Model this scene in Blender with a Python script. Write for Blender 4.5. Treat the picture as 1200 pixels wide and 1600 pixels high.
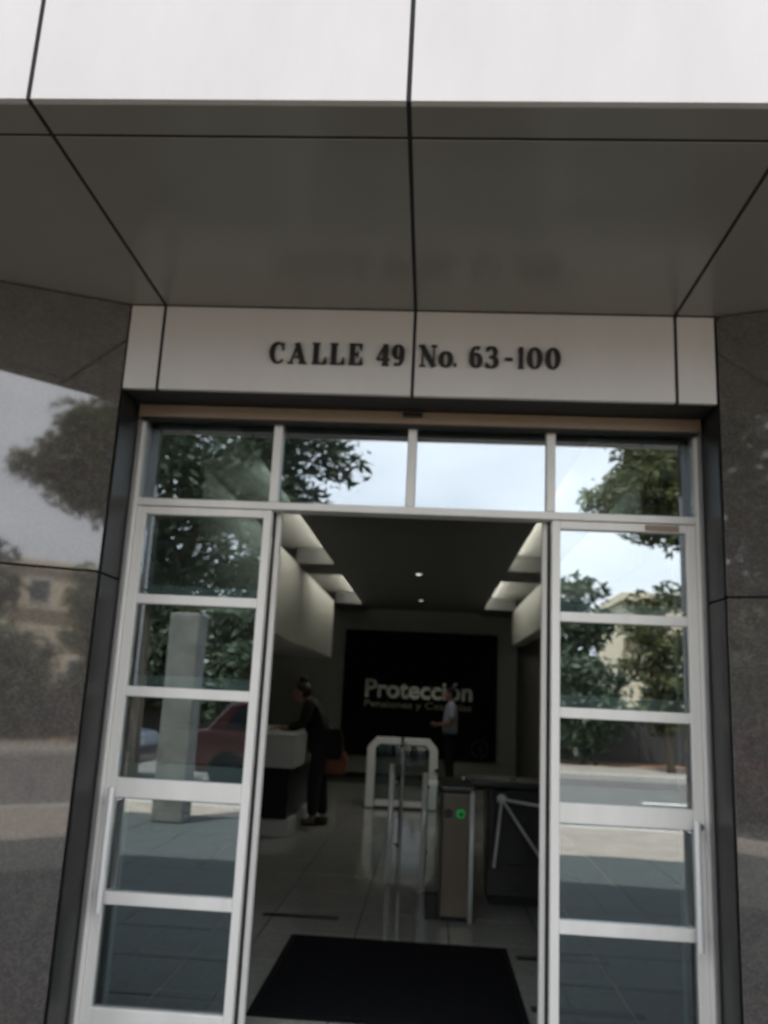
import bpy, bmesh, math, random
from mathutils import Vector, Matrix
random.seed(7)
for o in list(bpy.data.objects): bpy.data.objects.remove(o)
S = bpy.context.scene
COL = S.collection
R = math.radians

# ------------------------------------------------------------------ camera
cam_d = bpy.data.cameras.new('camera'); cam = bpy.data.objects.new('camera', cam_d); COL.objects.link(cam)
right = Vector((0.9971, 0.0519, 0.0481)); back = Vector((0.0610, -0.9749, -0.2148))
up = back.cross(right).normalized(); right = up.cross(back).normalized()
cam.matrix_world = Matrix.Translation((0.116, -3.913, 1.5)) @ Matrix((right, up, back)).transposed().to_4x4()
cam_d.sensor_fit = 'VERTICAL'; cam_d.sensor_height = 36.0; cam_d.lens = 1312 / 1600 * 36
cam_d.clip_start = 0.02; cam_d.clip_end = 600
cam_d.dof.use_dof = True; cam_d.dof.focus_distance = 0.9; cam_d.dof.aperture_fstop = 7.0
S.camera = cam

# ------------------------------------------------------------------ sky, sun, exposure
SUN_EL = R(64); SUN_AZ = R(-38)          # behind the building, a little to the left
w = bpy.data.worlds.new('World'); S.world = w; w.use_nodes = True
nt = w.node_tree; bg = nt.nodes['Background']
sky = nt.nodes.new('ShaderNodeTexSky'); sky.sky_type = 'NISHITA'; sky.sun_disc = False
sky.sun_elevation = SUN_EL; sky.sun_rotation = SUN_AZ; sky.dust_density = 3.0; sky.air_density = 1.2
tc = nt.nodes.new('ShaderNodeTexCoord'); mp = nt.nodes.new('ShaderNodeMapping'); mp.inputs['Scale'].default_value = (1, 1, 2.2)
nz = nt.nodes.new('ShaderNodeTexNoise'); nz.inputs['Scale'].default_value = 1.7; nz.inputs['Detail'].default_value = 6
cr = nt.nodes.new('ShaderNodeValToRGB'); cr.color_ramp.elements[0].position = 0.34; cr.color_ramp.elements[1].position = 0.62
cr.color_ramp.elements[0].color = (0.45, 0.45, 0.45, 1)
mx = nt.nodes.new('ShaderNodeMix'); mx.data_type = 'RGBA'
mx.inputs[7].default_value = (11.6, 11.9, 12.5, 1)       # bright tropical cloud haze
nt.links.new(tc.outputs['Generated'], mp.inputs[0]); nt.links.new(mp.outputs[0], nz.inputs['Vector'])
nt.links.new(nz.outputs['Fac'], cr.inputs[0]); nt.links.new(cr.outputs[0], mx.inputs[0])
nt.links.new(sky.outputs[0], mx.inputs[6]); nt.links.new(mx.outputs[2], bg.inputs[0])
bg.inputs[1].default_value = 0.1
sd = bpy.data.lights.new('sun', 'SUN'); sd.energy = 5.0; sd.angle = R(0.6); sd.color = (1.0, 0.94, 0.84)
sun = bpy.data.objects.new('sun', sd); COL.objects.link(sun)
to_sun = Vector((math.sin(SUN_AZ) * math.cos(SUN_EL), math.cos(SUN_AZ) * math.cos(SUN_EL), math.sin(SUN_EL)))
sun.rotation_euler = to_sun.to_track_quat('Z', 'Y').to_euler(); sun.location = to_sun * 60
S.view_settings.view_transform = 'Standard'; S.view_settings.look = 'None'
S.view_settings.exposure = 1.1; S.view_settings.gamma = 1.0
S.render.engine = 'CYCLES'
S.cycles.max_bounces = 8; S.cycles.transparent_max_bounces = 16; S.cycles.glossy_bounces = 6; S.cycles.diffuse_bounces = 4
S.cycles.use_adaptive_sampling = True; S.cycles.adaptive_threshold = 0.02
S.cycles.caustics_reflective = False; S.cycles.caustics_refractive = False
S.cycles.use_denoising = True
S.cycles.sample_clamp_indirect = 8

# ------------------------------------------------------------------ materials
MATS = {}
def mat(name, col, rough=0.5, metal=0.0, noise=0.0, nscale=20.0, bump=0.0, bscale=None, spec=0.5, ior=1.5, coat=0.0,
        speck=None, emit=None, estr=0.0, roughvar=0.0, stretch=None, col2=None):
    if name in MATS: return MATS[name]
    m = bpy.data.materials.new(name); m.use_nodes = True; t = m.node_tree; b = t.nodes['Principled BSDF']
    L = t.links.new
    b.inputs['Base Color'].default_value = (*col, 1); b.inputs['Roughness'].default_value = rough
    b.inputs['Metallic'].default_value = metal; b.inputs['IOR'].default_value = ior
    b.inputs['Specular IOR Level'].default_value = spec; b.inputs['Coat Weight'].default_value = coat
    b.inputs['Coat Roughness'].default_value = 0.05
    co = t.nodes.new('ShaderNodeTexCoord'); src = co.outputs['Object']
    if stretch:
        q = t.nodes.new('ShaderNodeMapping'); q.inputs['Scale'].default_value = stretch; L(src, q.inputs[0]); src = q.outputs[0]
    cout = None
    if noise > 0:
        n = t.nodes.new('ShaderNodeTexNoise'); n.inputs['Scale'].default_value = nscale; n.inputs['Detail'].default_value = 8
        n.inputs['Roughness'].default_value = 0.65
        L(src, n.inputs['Vector'])
        r = t.nodes.new('ShaderNodeValToRGB'); r.color_ramp.elements[0].position = 0.3; r.color_ramp.elements[1].position = 0.7
        c2 = col2 or tuple(min(1, c * (1 + noise)) for c in col)
        r.color_ramp.elements[0].color = (*[c * (1 - noise) for c in col], 1); r.color_ramp.elements[1].color = (*c2, 1)
        L(n.outputs['Fac'], r.inputs[0]); cout = r.outputs[0]
        if roughvar:
            mr = t.nodes.new('ShaderNodeMapRange'); mr.inputs['To Min'].default_value = max(0.02, rough - roughvar); mr.inputs['To Max'].default_value = rough + roughvar
            L(n.outputs['Fac'], mr.inputs['Value']); L(mr.outputs[0], b.inputs['Roughness'])
    if speck:
        v = t.nodes.new('ShaderNodeTexVoronoi'); v.inputs['Scale'].default_value = speck[0]; L(src, v.inputs['Vector'])
        r2 = t.nodes.new('ShaderNodeValToRGB'); r2.color_ramp.interpolation = 'LINEAR'
        e = r2.color_ramp.elements; e[0].position = 0.0; e[1].position = 1.0
        e[0].color = (*speck[1], 1); e[1].color = (*speck[2], 1)
        e3 = e.new(0.5); e3.color = (*col, 1)
        sp = t.nodes.new('ShaderNodeSeparateColor'); L(v.outputs['Color'], sp.inputs[0]); L(sp.outputs[0], r2.inputs[0])
        if cout:
            k = t.nodes.new('ShaderNodeMix'); k.data_type = 'RGBA'; k.inputs[0].default_value = 0.6
            L(cout, k.inputs[6]); L(r2.outputs[0], k.inputs[7]); cout = k.outputs[2]
        else: cout = r2.outputs[0]
    if cout: L(cout, b.inputs['Base Color'])
    if bump > 0:
        n2 = t.nodes.new('ShaderNodeTexNoise'); n2.inputs['Scale'].default_value = bscale or nscale; n2.inputs['Detail'].default_value = 4
        L(src, n2.inputs['Vector'])
        bp = t.nodes.new('ShaderNodeBump'); bp.inputs['Strength'].default_value = bump; bp.inputs['Distance'].default_value = 0.01
        L(n2.outputs['Fac'], bp.inputs['Height']); L(bp.outputs[0], b.inputs['Normal'])
    if emit:
        b.inputs['Emission Color'].default_value = (*emit, 1); b.inputs['Emission Strength'].default_value = estr
    MATS[name] = m; return m

def glass(name, tint, refl):
    m = bpy.data.materials.new(name); m.use_nodes = True; t = m.node_tree
    for n in list(t.nodes):
        if n.type != 'OUTPUT_MATERIAL': t.nodes.remove(n)
    out = [n for n in t.nodes if n.type == 'OUTPUT_MATERIAL'][0]
    tr = t.nodes.new('ShaderNodeBsdfTransparent'); tr.inputs[0].default_value = (*tint, 1)
    gl = t.nodes.new('ShaderNodeBsdfGlossy'); gl.inputs['Roughness'].default_value = 0.0; gl.inputs['Color'].default_value = (0.93, 0.96, 1.0, 1)
    fr = t.nodes.new('ShaderNodeFresnel'); fr.inputs[0].default_value = 1.5
    ad = t.nodes.new('ShaderNodeMath'); ad.operation = 'ADD'; ad.inputs[1].default_value = refl; ad.use_clamp = True
    # gentle waviness of float glass
    co = t.nodes.new('ShaderNodeTexCoord'); nz = t.nodes.new('ShaderNodeTexNoise'); nz.inputs['Scale'].default_value = 1.4; nz.inputs['Detail'].default_value = 1
    bp = t.nodes.new('ShaderNodeBump'); bp.inputs['Strength'].default_value = 0.012; bp.inputs['Distance'].default_value = 0.05
    t.links.new(co.outputs['Object'], nz.inputs['Vector']); t.links.new(nz.outputs['Fac'], bp.inputs['Height']); t.links.new(bp.outputs[0], gl.inputs['Normal'])
    mix = t.nodes.new('ShaderNodeMixShader')
    t.links.new(fr.outputs[0], ad.inputs[0]); t.links.new(ad.outputs[0], mix.inputs[0])
    t.links.new(tr.outputs[0], mix.inputs[1]); t.links.new(gl.outputs[0], mix.inputs[2]); t.links.new(mix.outputs[0], out.inputs[0])
    MATS[name] = m; return m

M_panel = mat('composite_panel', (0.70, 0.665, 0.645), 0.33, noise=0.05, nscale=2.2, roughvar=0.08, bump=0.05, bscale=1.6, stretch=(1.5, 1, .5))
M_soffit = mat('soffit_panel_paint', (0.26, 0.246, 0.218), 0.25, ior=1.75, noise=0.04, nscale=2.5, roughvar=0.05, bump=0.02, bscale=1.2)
M_black = mat('joint_black', (0.012, 0.012, 0.014), 0.8)
M_rec = mat('recess_dark', (0.03, 0.028, 0.027), 0.6)
M_gran = mat('polished_granite', (0.078, 0.070, 0.064), 0.035, noise=0.4, nscale=13, ior=2.1,
             speck=(110, (0.053, 0.047, 0.043), (0.112, 0.102, 0.094)))
M_grdark = mat('dark_granite', (0.018, 0.018, 0.017), 0.32, spec=0.25, noise=0.4, nscale=45, ior=1.45, speck=(160, (0.01, 0.01, 0.01), (0.035, 0.034, 0.03)))
M_alu = mat('satin_aluminium', (0.84, 0.815, 0.77), 0.42, metal=0.05, noise=0.05, nscale=9, roughvar=0.08, stretch=(1, 1, 0.2))
M_aludk = mat('grey_aluminium', (0.26, 0.255, 0.25), 0.4, metal=0.4, noise=0.08, nscale=10)
M_gask = mat('rubber_gasket', (0.02, 0.02, 0.02), 0.7)
M_tan = mat('bronze_housing', (0.30, 0.215, 0.15), 0.5, metal=0.1, noise=0.10, nscale=5, stretch=(0.3, 1, 1), roughvar=0.08)
M_letter = mat('letter_black', (0.018, 0.015, 0.014), 0.4)
M_sign = mat('sign_black', (0.006, 0.006, 0.006), 0.7, spec=0.2)
M_emb = mat('emblem_grey', (0.16, 0.16, 0.155), 0.5)
M_gold2 = mat('letter_dull_gold', (0.42, 0.39, 0.31), 0.4, metal=0.9, noise=0.35, nscale=4)
M_gold = mat('letter_gold', (0.84, 0.79, 0.62), 0.22, metal=0.9, noise=0.55, nscale=3)
M_steel = mat('brushed_steel', (0.62, 0.62, 0.62), 0.22, metal=1.0, noise=0.06, nscale=40, stretch=(1, 1, 0.05))
M_satin = mat('satin_steel', (0.88, 0.88, 0.86), 0.35, metal=0.2)
M_cab = mat('turnstile_sheet', (0.17, 0.14, 0.105), 0.42, metal=0.3, noise=0.08, nscale=30, stretch=(1, 1, 0.06))
M_cabdk = mat('turnstile_dark', (0.05, 0.045, 0.042), 0.35, metal=0.2, noise=0.15, nscale=14)
M_blkpl = mat('black_plastic', (0.012, 0.012, 0.013), 0.3, bump=0.02, bscale=60)
M_green = mat('green_lamp', (0.0, 0.16, 0.03), 0.3, emit=(0.0, 0.5, 0.08), estr=0.12)
M_floor = mat('polished_tile', (0.33, 0.335, 0.31), 0.075, noise=0.25, nscale=14, ior=1.75, roughvar=0.03, speck=(180, (0.25, 0.253, 0.235), (0.43, 0.43, 0.40)))
M_grout = mat('grout', (0.03, 0.03, 0.028), 0.9)
M_mat = mat('rubber_mat', (0.007, 0.0075, 0.010), 0.9, spec=0.12, noise=0.3, nscale=120, bump=0.5, bscale=220)
M_matedge = mat('rubber_mat_edge', (0.006, 0.006, 0.007), 0.7, spec=0.15)
M_wallw = mat('lobby_white_paint', (0.62, 0.61, 0.57), 0.6, noise=0.03, nscale=4, bump=0.03, bscale=40)
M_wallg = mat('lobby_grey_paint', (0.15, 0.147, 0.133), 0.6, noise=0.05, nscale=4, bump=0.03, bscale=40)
M_wallm = mat('lobby_back_paint', (0.36, 0.36, 0.335), 0.6, noise=0.05, nscale=4, bump=0.03, bscale=40)
M_ceil = mat('lobby_dropped_ceiling_paint', (0.23, 0.23, 0.222), 0.75, noise=0.04, nscale=3)
M_light = mat('ceiling_diffuser', (0.7, 0.7, 0.66), 0.5, emit=(1.0, 1.0, 0.90), estr=11.0)
M_spot = mat('downlight_lens', (0.8, 0.8, 0.8), 0.3, emit=(1, 1, 0.95), estr=0.6)
M_whitelac = mat('white_lacquer', (0.58, 0.59, 0.58), 0.3, noise=0.02, nscale=5)
M_whitefr = mat('white_gate_paint', (0.88, 0.89, 0.88), 0.3, noise=0.02, nscale=5, emit=None)
M_skin = mat('skin', (0.36, 0.20, 0.135), 0.5, noise=0.1, nscale=30)
M_hair = mat('dark_hair', (0.012, 0.009, 0.008), 0.45, noise=0.4, nscale=80, bump=0.3, bscale=90)
M_blkcl = mat('black_cloth', (0.007, 0.007, 0.008), 0.9, noise=0.3, nscale=60, bump=0.15, bscale=50)
M_jean = mat('dark_trousers', (0.014, 0.0145, 0.017), 0.9, noise=0.25, nscale=60, bump=0.15, bscale=40)
M_shirt = mat('pale_shirt', (0.50, 0.56, 0.68), 0.8, noise=0.06, nscale=30, bump=0.2, bscale=18)
M_orange = mat('orange_leather', (0.27, 0.085, 0.035), 0.5, noise=0.12, nscale=20)
M_shoe = mat('shoe_black', (0.012, 0.011, 0.011), 0.4)
M_pave = mat('pavement_paint', (0.22, 0.195, 0.168), 0.75, noise=0.22, nscale=3, bump=0.1, bscale=60)
M_slab = mat('shade_toned_granite_paving', (0.045, 0.055, 0.056), 0.8, spec=0.2, noise=0.35, nscale=9, speck=(60, (0.03, 0.035, 0.034), (0.085, 0.09, 0.088)))  # granite speckle, with the shade on the forecourt put into its dark tone
M_asph = mat('asphalt', (0.085, 0.082, 0.08), 0.85, noise=0.3, nscale=4, bump=0.3, bscale=90)
M_conc = mat('concrete', (0.13, 0.138, 0.128), 0.8, noise=0.35, nscale=5, bump=0.1, bscale=30)
M_conc2 = mat('weathered_concrete', (0.085, 0.09, 0.083), 0.85, noise=0.2, nscale=4, bump=0.1, bscale=30)
M_kerb = mat('kerb_concrete', (0.36, 0.35, 0.33), 0.8, noise=0.15, nscale=6, bump=0.1, bscale=30)
M_earth = mat('red_earth', (0.26, 0.145, 0.085), 0.95, noise=0.3, nscale=3, bump=0.3, bscale=20)
M_grass = mat('grass_ground', (0.06, 0.09, 0.03), 0.95, noise=0.4, nscale=2, bump=0.4, bscale=40)
M_white = mat('road_paint', (0.75, 0.74, 0.70), 0.6, noise=0.1, nscale=20)
M_bark = mat('bark', (0.11, 0.085, 0.062), 0.9, noise=0.4, nscale=10, bump=0.6, bscale=14, stretch=(1, 1, 0.25))
M_bldg = mat('cream_render', (0.62, 0.53, 0.42), 0.85, noise=0.07, nscale=2)
M_bldgd = mat('brown_render', (0.22, 0.17, 0.13), 0.85, noise=0.1, nscale=2)
M_winfar = mat('far_window_glass', (0.05, 0.06, 0.07), 0.1)
M_fence = mat('dark_iron', (0.03, 0.028, 0.027), 0.5)
M_red = mat('red_car_paint', (0.075, 0.014, 0.018), 0.3, coat=0.6)
M_blue = mat('slate_car_paint', (0.04, 0.055, 0.085), 0.3, coat=0.6)
M_cglass = mat('car_glass', (0.02, 0.025, 0.03), 0.05)
M_tyre = mat('tyre', (0.015, 0.015, 0.015), 0.8)
M_lampr = mat('tail_lamp', (0.4, 0.02, 0.02), 0.2)
M_lampw = mat('head_lamp', (0.7, 0.7, 0.68), 0.15)
G_door = glass('coated_door_glass', (0.74, 0.84, 0.84), 0.27)
G_gate = glass('clear_gate_glass', (0.90, 0.95, 0.94), 0.0)
def leafmat(name, c, var):
    m = bpy.data.materials.new(name); m.use_nodes = True; t = m.node_tree; b = t.nodes['Principled BSDF']
    oi = t.nodes.new('ShaderNodeTexCoord'); n = t.nodes.new('ShaderNodeTexNoise'); n.inputs['Scale'].default_value = 1.3; n.inputs['Detail'].default_value = 5
    r = t.nodes.new('ShaderNodeValToRGB'); r.color_ramp.elements[0].position = .3; r.color_ramp.elements[1].position = .7
    r.color_ramp.elements[0].color = (*[x * (1 - var) for x in c], 1); r.color_ramp.elements[1].color = (*[x * (1 + var) for x in c], 1)
    t.links.new(oi.outputs['Object'], n.inputs['Vector']); t.links.new(n.outputs['Fac'], r.inputs[0])
    t.links.new(r.outputs[0], b.inputs['Base Color']); b.inputs['Roughness'].default_value = .55
    tl = t.nodes.new('ShaderNodeBsdfTranslucent'); t.links.new(r.outputs[0], tl.inputs[0])
    mxs = t.nodes.new('ShaderNodeMixShader'); mxs.inputs[0].default_value = .3
    o = [k for k in t.nodes if k.type == 'OUTPUT_MATERIAL'][0]
    t.links.new(b.outputs[0], mxs.inputs[1]); t.links.new(tl.outputs[0], mxs.inputs[2]); t.links.new(mxs.outputs[0], o.inputs[0])
    return m
M_leaf1 = leafmat('leaf_deep_green', (0.032, 0.047, 0.024), .4)
M_leaf2 = leafmat('leaf_yellow_green', (0.085, 0.095, 0.035), .4)
M_leaf3 = leafmat('leaf_mid_green', (0.040, 0.062, 0.034), .4)

# ------------------------------------------------------------------ helpers
class MB:
    def __init__(s): s.v = []; s.f = []
    def box(s, x0, x1, y0, y1, z0, z1):
        n = len(s.v)
        s.v += [(x, y, z) for z in (z0, z1) for y in (y0, y1) for x in (x0, x1)]
        s.f += [tuple(n + i for i in q) for q in ((0, 2, 3, 1), (4, 5, 7, 6), (0, 1, 5, 4), (2, 6, 7, 3), (0, 4, 6, 2), (1, 3, 7, 5))]
        return s
    def prism(s, poly, a0, a1, axis='z'):
        n = len(s.v); k = len(poly)
        for a in (a0, a1):
            for p in poly:
                s.v.append({'z': (p[0], p[1], a), 'y': (p[0], a, p[1]), 'x': (a, p[0], p[1])}[axis])
        s.f.append(tuple(range(n, n + k))); s.f.append(tuple(range(n + 2 * k - 1, n + k - 1, -1)))
        for i in range(k):
            j = (i + 1) % k; s.f.append((n + i, n + k + i, n + k + j, n + j))
        return s
    def tube(s, pts, rad, seg=10, cap=True):
        pts = [Vector(p) for p in pts]; n0 = len(s.v)
        if not hasattr(rad, '__len__'): rad = [rad] * len(pts)
        ref = None
        for i, p in enumerate(pts):
            d = (pts[min(i + 1, len(pts) - 1)] - pts[max(i - 1, 0)]).normalized()
            if ref is None:
                ref = Vector((0, 0, 1)) if abs(d.z) < .9 else Vector((1, 0, 0))
            u = d.cross(ref).normalized(); v = d.cross(u).normalized(); ref = v.cross(d) * -1 if False else ref
            for k in range(seg):
                a = 2 * math.pi * k / seg
                s.v.append(tuple(p + (u * math.cos(a) + v * math.sin(a)) * rad[i]))
        for i in range(len(pts) - 1):
            for k in range(seg):
                j = (k + 1) % seg; a = n0 + i * seg
                s.f.append((a + k, a + j, a + seg + j, a + seg + k))
        if cap:
            s.f.append(tuple(n0 + k for k in range(seg))[::-1]); e = n0 + (len(pts) - 1) * seg; s.f.append(tuple(e + k for k in range(seg)))
        return s
    def ball(s, c, r, seg=12, rings=8):
        r = r if hasattr(r, '__len__') else (r, r, r); n0 = len(s.v)
        for i in range(rings + 1):
            th = math.pi * i / rings
            for k in range(seg):
                a = 2 * math.pi * k / seg
                s.v.append((c[0] + r[0] * math.sin(th) * math.cos(a), c[1] + r[1] * math.sin(th) * math.sin(a), c[2] + r[2] * math.cos(th)))
        for i in range(rings):
            for k in range(seg):
                j = (k + 1) % seg; a = n0 + i * seg
                s.f.append((a + k, a + j, a + seg + j, a + seg + k))
        return s
    def mesh(s, name, bev=0.0, seg=2, smooth=False):
        me = bpy.data.meshes.new(name); me.from_pydata(s.v, [], s.f)
        bm = bmesh.new(); bm.from_mesh(me)
        bmesh.ops.remove_doubles(bm, verts=bm.verts, dist=1e-6)
        bmesh.ops.recalc_face_normals(bm, faces=bm.faces)
        if bev > 0:
            ed = [e for e in bm.edges if len(e.link_faces) == 2 and e.calc_face_angle(0) > .5]
            bmesh.ops.bevel(bm, geom=ed, offset=bev, segments=seg, profile=.6, affect='EDGES', clamp_overlap=True)
        if smooth:
            for f in bm.faces: f.smooth = True
        bm.to_mesh(me); bm.free(); return me
    def build(s, name, m, parent=None, bev=0.0, seg=2, smooth=False):
        return obj(name, s.mesh(name, bev, seg, smooth), m, parent)
def obj(name, me, m, parent=None):
    o = bpy.data.objects.new(name, me); COL.objects.link(o)
    if m and not me.materials: me.materials.append(m)
    if parent:
        o.parent = parent
        o.matrix_parent_inverse = parent.matrix_basis.inverted()
    return o
def tag(o, label=None, cat=None, group=None, kind=None):
    if label: o['label'] = label
    if cat: o['category'] = cat
    if group: o['group'] = group
    if kind: o['kind'] = kind
    return o
def thing(name, label, cat, loc=(0, 0, 0), group=None):
    o = bpy.data.objects.new(name, None); COL.objects.link(o); o.location = loc; o.empty_display_size = .2
    return tag(o, label, cat, group)
def bx(name, m, parent, x0, x1, y0, y1, z0, z1, bev=0.002, seg=1):
    return MB().box(x0, x1, y0, y1, z0, z1).build(name, m, parent, bev, seg)
def disc(name, m, parent, c, r, h, axis='y', seg=20, bev=0.0):
    d = {'x': (1, 0, 0), 'y': (0, 1, 0), 'z': (0, 0, 1)}[axis]; c = Vector(c); d = Vector(d)
    return MB().tube([c - d * h / 2, c + d * h / 2], r, seg).build(name, m, parent, bev, 2, False)

# ------------------------------------------------------------------ ground outside
g = MB().box(-120, 120, -160, 60, -0.5, -0.17).build('ground', M_grass); tag(g, kind='structure')
g = MB().box(-60, 60, -7.6, -0.001, -0.16, -0.004).build('pavement', M_pave); tag(g, kind='structure')
# paving slabs by the door, coloured dark for shaded ground, mirrored in the glass
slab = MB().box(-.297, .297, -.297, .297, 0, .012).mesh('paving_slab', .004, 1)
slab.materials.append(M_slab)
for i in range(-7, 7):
    for j in range(11 if i < -1 else 9):  # extra dark rows on the left imitate shade there
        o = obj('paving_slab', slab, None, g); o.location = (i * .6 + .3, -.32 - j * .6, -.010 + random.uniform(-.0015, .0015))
k = MB()
kk = tag(MB().box(-60, 60, -7.75, -7.6, -.16, -.002).build('kerb', M_kerb, None, .01), kind='structure')
tag(MB().box(-60, 60, -16.5, -7.75, -.165, -.13).build('road', M_asph), kind='structure')
tag(MB().box(-60, 60, -16.65, -16.5, -.16, -.002).build('far_kerb', M_kerb, None, .01), kind='structure')
tag(MB().box(-60, 60, -19.2, -16.65, -.16, -.004).build('far_pavement', M_pave), kind='structure')
tag(MB().box(-60, 60, -24, -19.2, -.16, -.02).build('earth_verge', M_earth), kind='structure')
rl = MB()
for i in range(-12, 12): rl.box(i * 4, i * 4 + 1.8, -12.2, -12.06, -.129, -.126)
tag(rl.build('lane_markings', M_white), kind='structure')

# ------------------------------------------------------------------ the office building
OB = thing('office_building', 'grey granite and white panelled office building around the open glass entrance', 'building', (0, 6, 0))
LX0, LX1, LY1 = -3.3, 2.25, 12.5
bx('upper_wall', M_panel, OB, -11.7, 11.7, -1.66, 14.5, 3.42, 5.7, 0)
bx('roof', M_conc, OB, -11.9, 11.9, -1.78, 14.7, 5.701, 5.85, .01)
for s in (-1, 1):
    xa, xb = (LX0 - .2, -11.7) if s < 0 else (LX1 + .2, 11.7)
    p = MB().prism([(xa, .5), (xb, .5), (xb, -.74), (s * 2.36, -.74), (s * 2.36, .5)] if False else [(s * 2.36, -.745), (xb, -.745), (xb, 14.4), (xa, 14.4), (xa, .3), (s * 2.36, .3)], 0, 3.22)
    p.build('ground_floor_wall', M_gran, OB)
bx('rear_wall', M_wallg, OB, LX0 - .2, LX1 + .2, LY1 + .15, 14.4, 0, 3.41, 0)

# canopy: white fascia and dark soffit of flush panels
CA = thing('entrance_canopy', 'white panel fascia with dark glossy soffit overhanging the entrance', 'canopy', (0, -1.7, 3.245))
JX = [-1.182 - 1.176 * k for k in range(9, 0, -1)] + [-1.182, -.008, 1.166] + [1.166 + 1.176 * k for k in range(1, 10)]
G = .0075
for a, b in zip(JX[:-1], JX[1:]):
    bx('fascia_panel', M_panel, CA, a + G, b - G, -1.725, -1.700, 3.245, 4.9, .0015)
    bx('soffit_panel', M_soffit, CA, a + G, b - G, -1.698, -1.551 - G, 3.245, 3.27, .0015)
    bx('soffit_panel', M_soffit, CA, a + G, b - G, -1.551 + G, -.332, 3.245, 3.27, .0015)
for j in JX[1:-1]:
    bx('joint_seal', M_black, CA, j - G + .0004, j + G - .0004, -1.7225, -1.6985, 3.2455, 4.895, 0)
    bx('joint_seal', M_black, CA, j - G + .0004, j + G - .0004, -1.6975, -.333, 3.2475, 3.2695, 0)
bx('joint_seal', M_black, CA, -11.7, 11.7, -1.551 - G + .0004, -1.551 + G - .0004, 3.2482, 3.2695, 0)
bx('backing', M_black, CA, -11.7, 11.7, -1.692, -.30, 3.272, 3.415, 0)
bx('fascia_backing', M_black, CA, -11.7, 11.7, -1.695, -1.664, 3.416, 4.89, 0)

# lintel band with the address
LI = thing('lintel_band', 'white panelled lintel over the doors carrying the street address', 'lintel', (0, -.33, 2.83))
lx = [-1.348, -1.181, -.008, 1.166, 1.345]
for a, b in zip(lx[:-1], lx[1:]):
    bx('lintel_panel', M_panel, LI, a + G, b - G, -.333, -.308, 2.83, 3.240, .0015)
for j in lx[1:-1]: bx('joint_seal', M_black, LI, j - G + .0004, j + G - .0004, -.3305, -.3085, 2.8305, 3.2395, 0)
bx('backing', M_rec, LI, -1.345, 1.345, -.306, .06, 2.838, 3.26, 0)

# granite piers, splayed
for s, lab in ((-1, 'polished granite pier mirroring sky and trees, beside the left door'), (1, 'dull dark granite pier beside the right door leaf')):
    P = thing('granite_pier', lab, 'pier', (s * 1.8, -.4, 0), 'granite piers flanking the entrance')
    d = Vector((s * math.cos(R(22)), -math.sin(R(22)))); nn = Vector((-d.y * s, d.x * s))  # nn points inward / back
    if nn.y < 0: nn = -nn
    A = Vector((s * 1.348, -.332))
    for z0, z1 in ((0.0, 1.972), (1.980, 3.240)):
        B = A + d * 1.10; t = .035
        MB().prism([tuple(A), tuple(B), tuple(B + nn * t), tuple(A + nn * t)], z0, z1).build('granite_slab', M_gran, P, .002, 1)
        MB().prism([(s * 1.350, -.328 + .037), (s * 1.350, .085), (s * 1.385, .085), (s * 1.385, -.328 + .037)], z0, z1).build('reveal_slab', M_grdark, P, .002, 1)
    A2 = A + nn * .04 + d * .045; B2 = A + nn * .04 + d * 1.08
    MB().prism([tuple(A2), tuple(B2), (s * 2.4, .2), (s * 1.39, .2)], 0, 3.235).build('core', M_black, P)

# ------------------------------------------------------------------ shutter housing (tan beam) above the doors
SH = thing('door_header_box', 'bronze door operator box running under the white lintel', 'door header', (0, -.1, 2.74))
MB().prism([(-.105, 2.779), (-.099, 2.773), (-.05, 2.773), (-.05, 2.834), (-.105, 2.834)], -1.325, 1.325, 'x').build('housing', M_tan, SH, .002, 1)
for xa, xb in ((-1.335, -1.3255), (1.3255, 1.335)):
    MB().prism([(-.109, 2.776), (-.096, 2.770), (-.047, 2.770), (-.047, 2.8345), (-.109, 2.8345)], xa, xb, 'x').build('end_cap', M_tan, SH)
bx('under_shadow_strip', M_gask, SH, -1.324, 1.324, -.098, -.052, 2.764, 2.7725, 0)  # black strip standing in for the shadow beneath the housing
bx('sensor', M_blkpl, SH, -.055, .04, -.124, -.1055, 2.802, 2.824, .006, 2)

# ------------------------------------------------------------------ fixed door frame with transom panes
FR = thing('door_frame', 'silver aluminium entrance frame with four glass transom lights', 'door frame', (0, 0, 0))
for s in (-1, 1):
    bx('post', M_alu, FR, s * 1.349, s * 1.322, -.045, .06, 0.0, 2.83, .003)
    bx('post_trim', M_aludk, FR, s * 1.349, s * 1.335, -.072, -.046, 0.0, 2.83, .002)
    bx('jamb', M_alu, FR, s * .628, s * .652, .035, .085, 0, 2.345, .003)
    bx('gasket', M_gask, FR, s * .653, s * .662, .02, .075, 0, 2.345, 0)
bx('transom_bar', M_alu, FR, -1.3215, 1.3215, -.04, .06, 2.347, 2.383, .003)
bx('top_bar', M_alu, FR, -1.3215, 1.3215, -.04, .05, 2.79, 2.828, .003)
for x in (-.66, -.006, .655):
    bx('mullion', M_alu, FR, x - .021, x + .021, -.042, .055, 2.3835, 2.789, .003)
ex = [-1.322, -.66, -.006, .655, 1.322]
for i in range(4):
    x0 = ex[i] + (.021 if i else 0); x1 = ex[i + 1] - (.021 if i < 3 else 0)
    bx('transom_pane', G_door, FR, x0 + .002, x1 - .002, -.012, -.004, 2.384, 2.789, 0)
bx('threshold', M_alu, FR, -1.32, 1.32, -.03, .09, .001, .012, .003)

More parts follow.
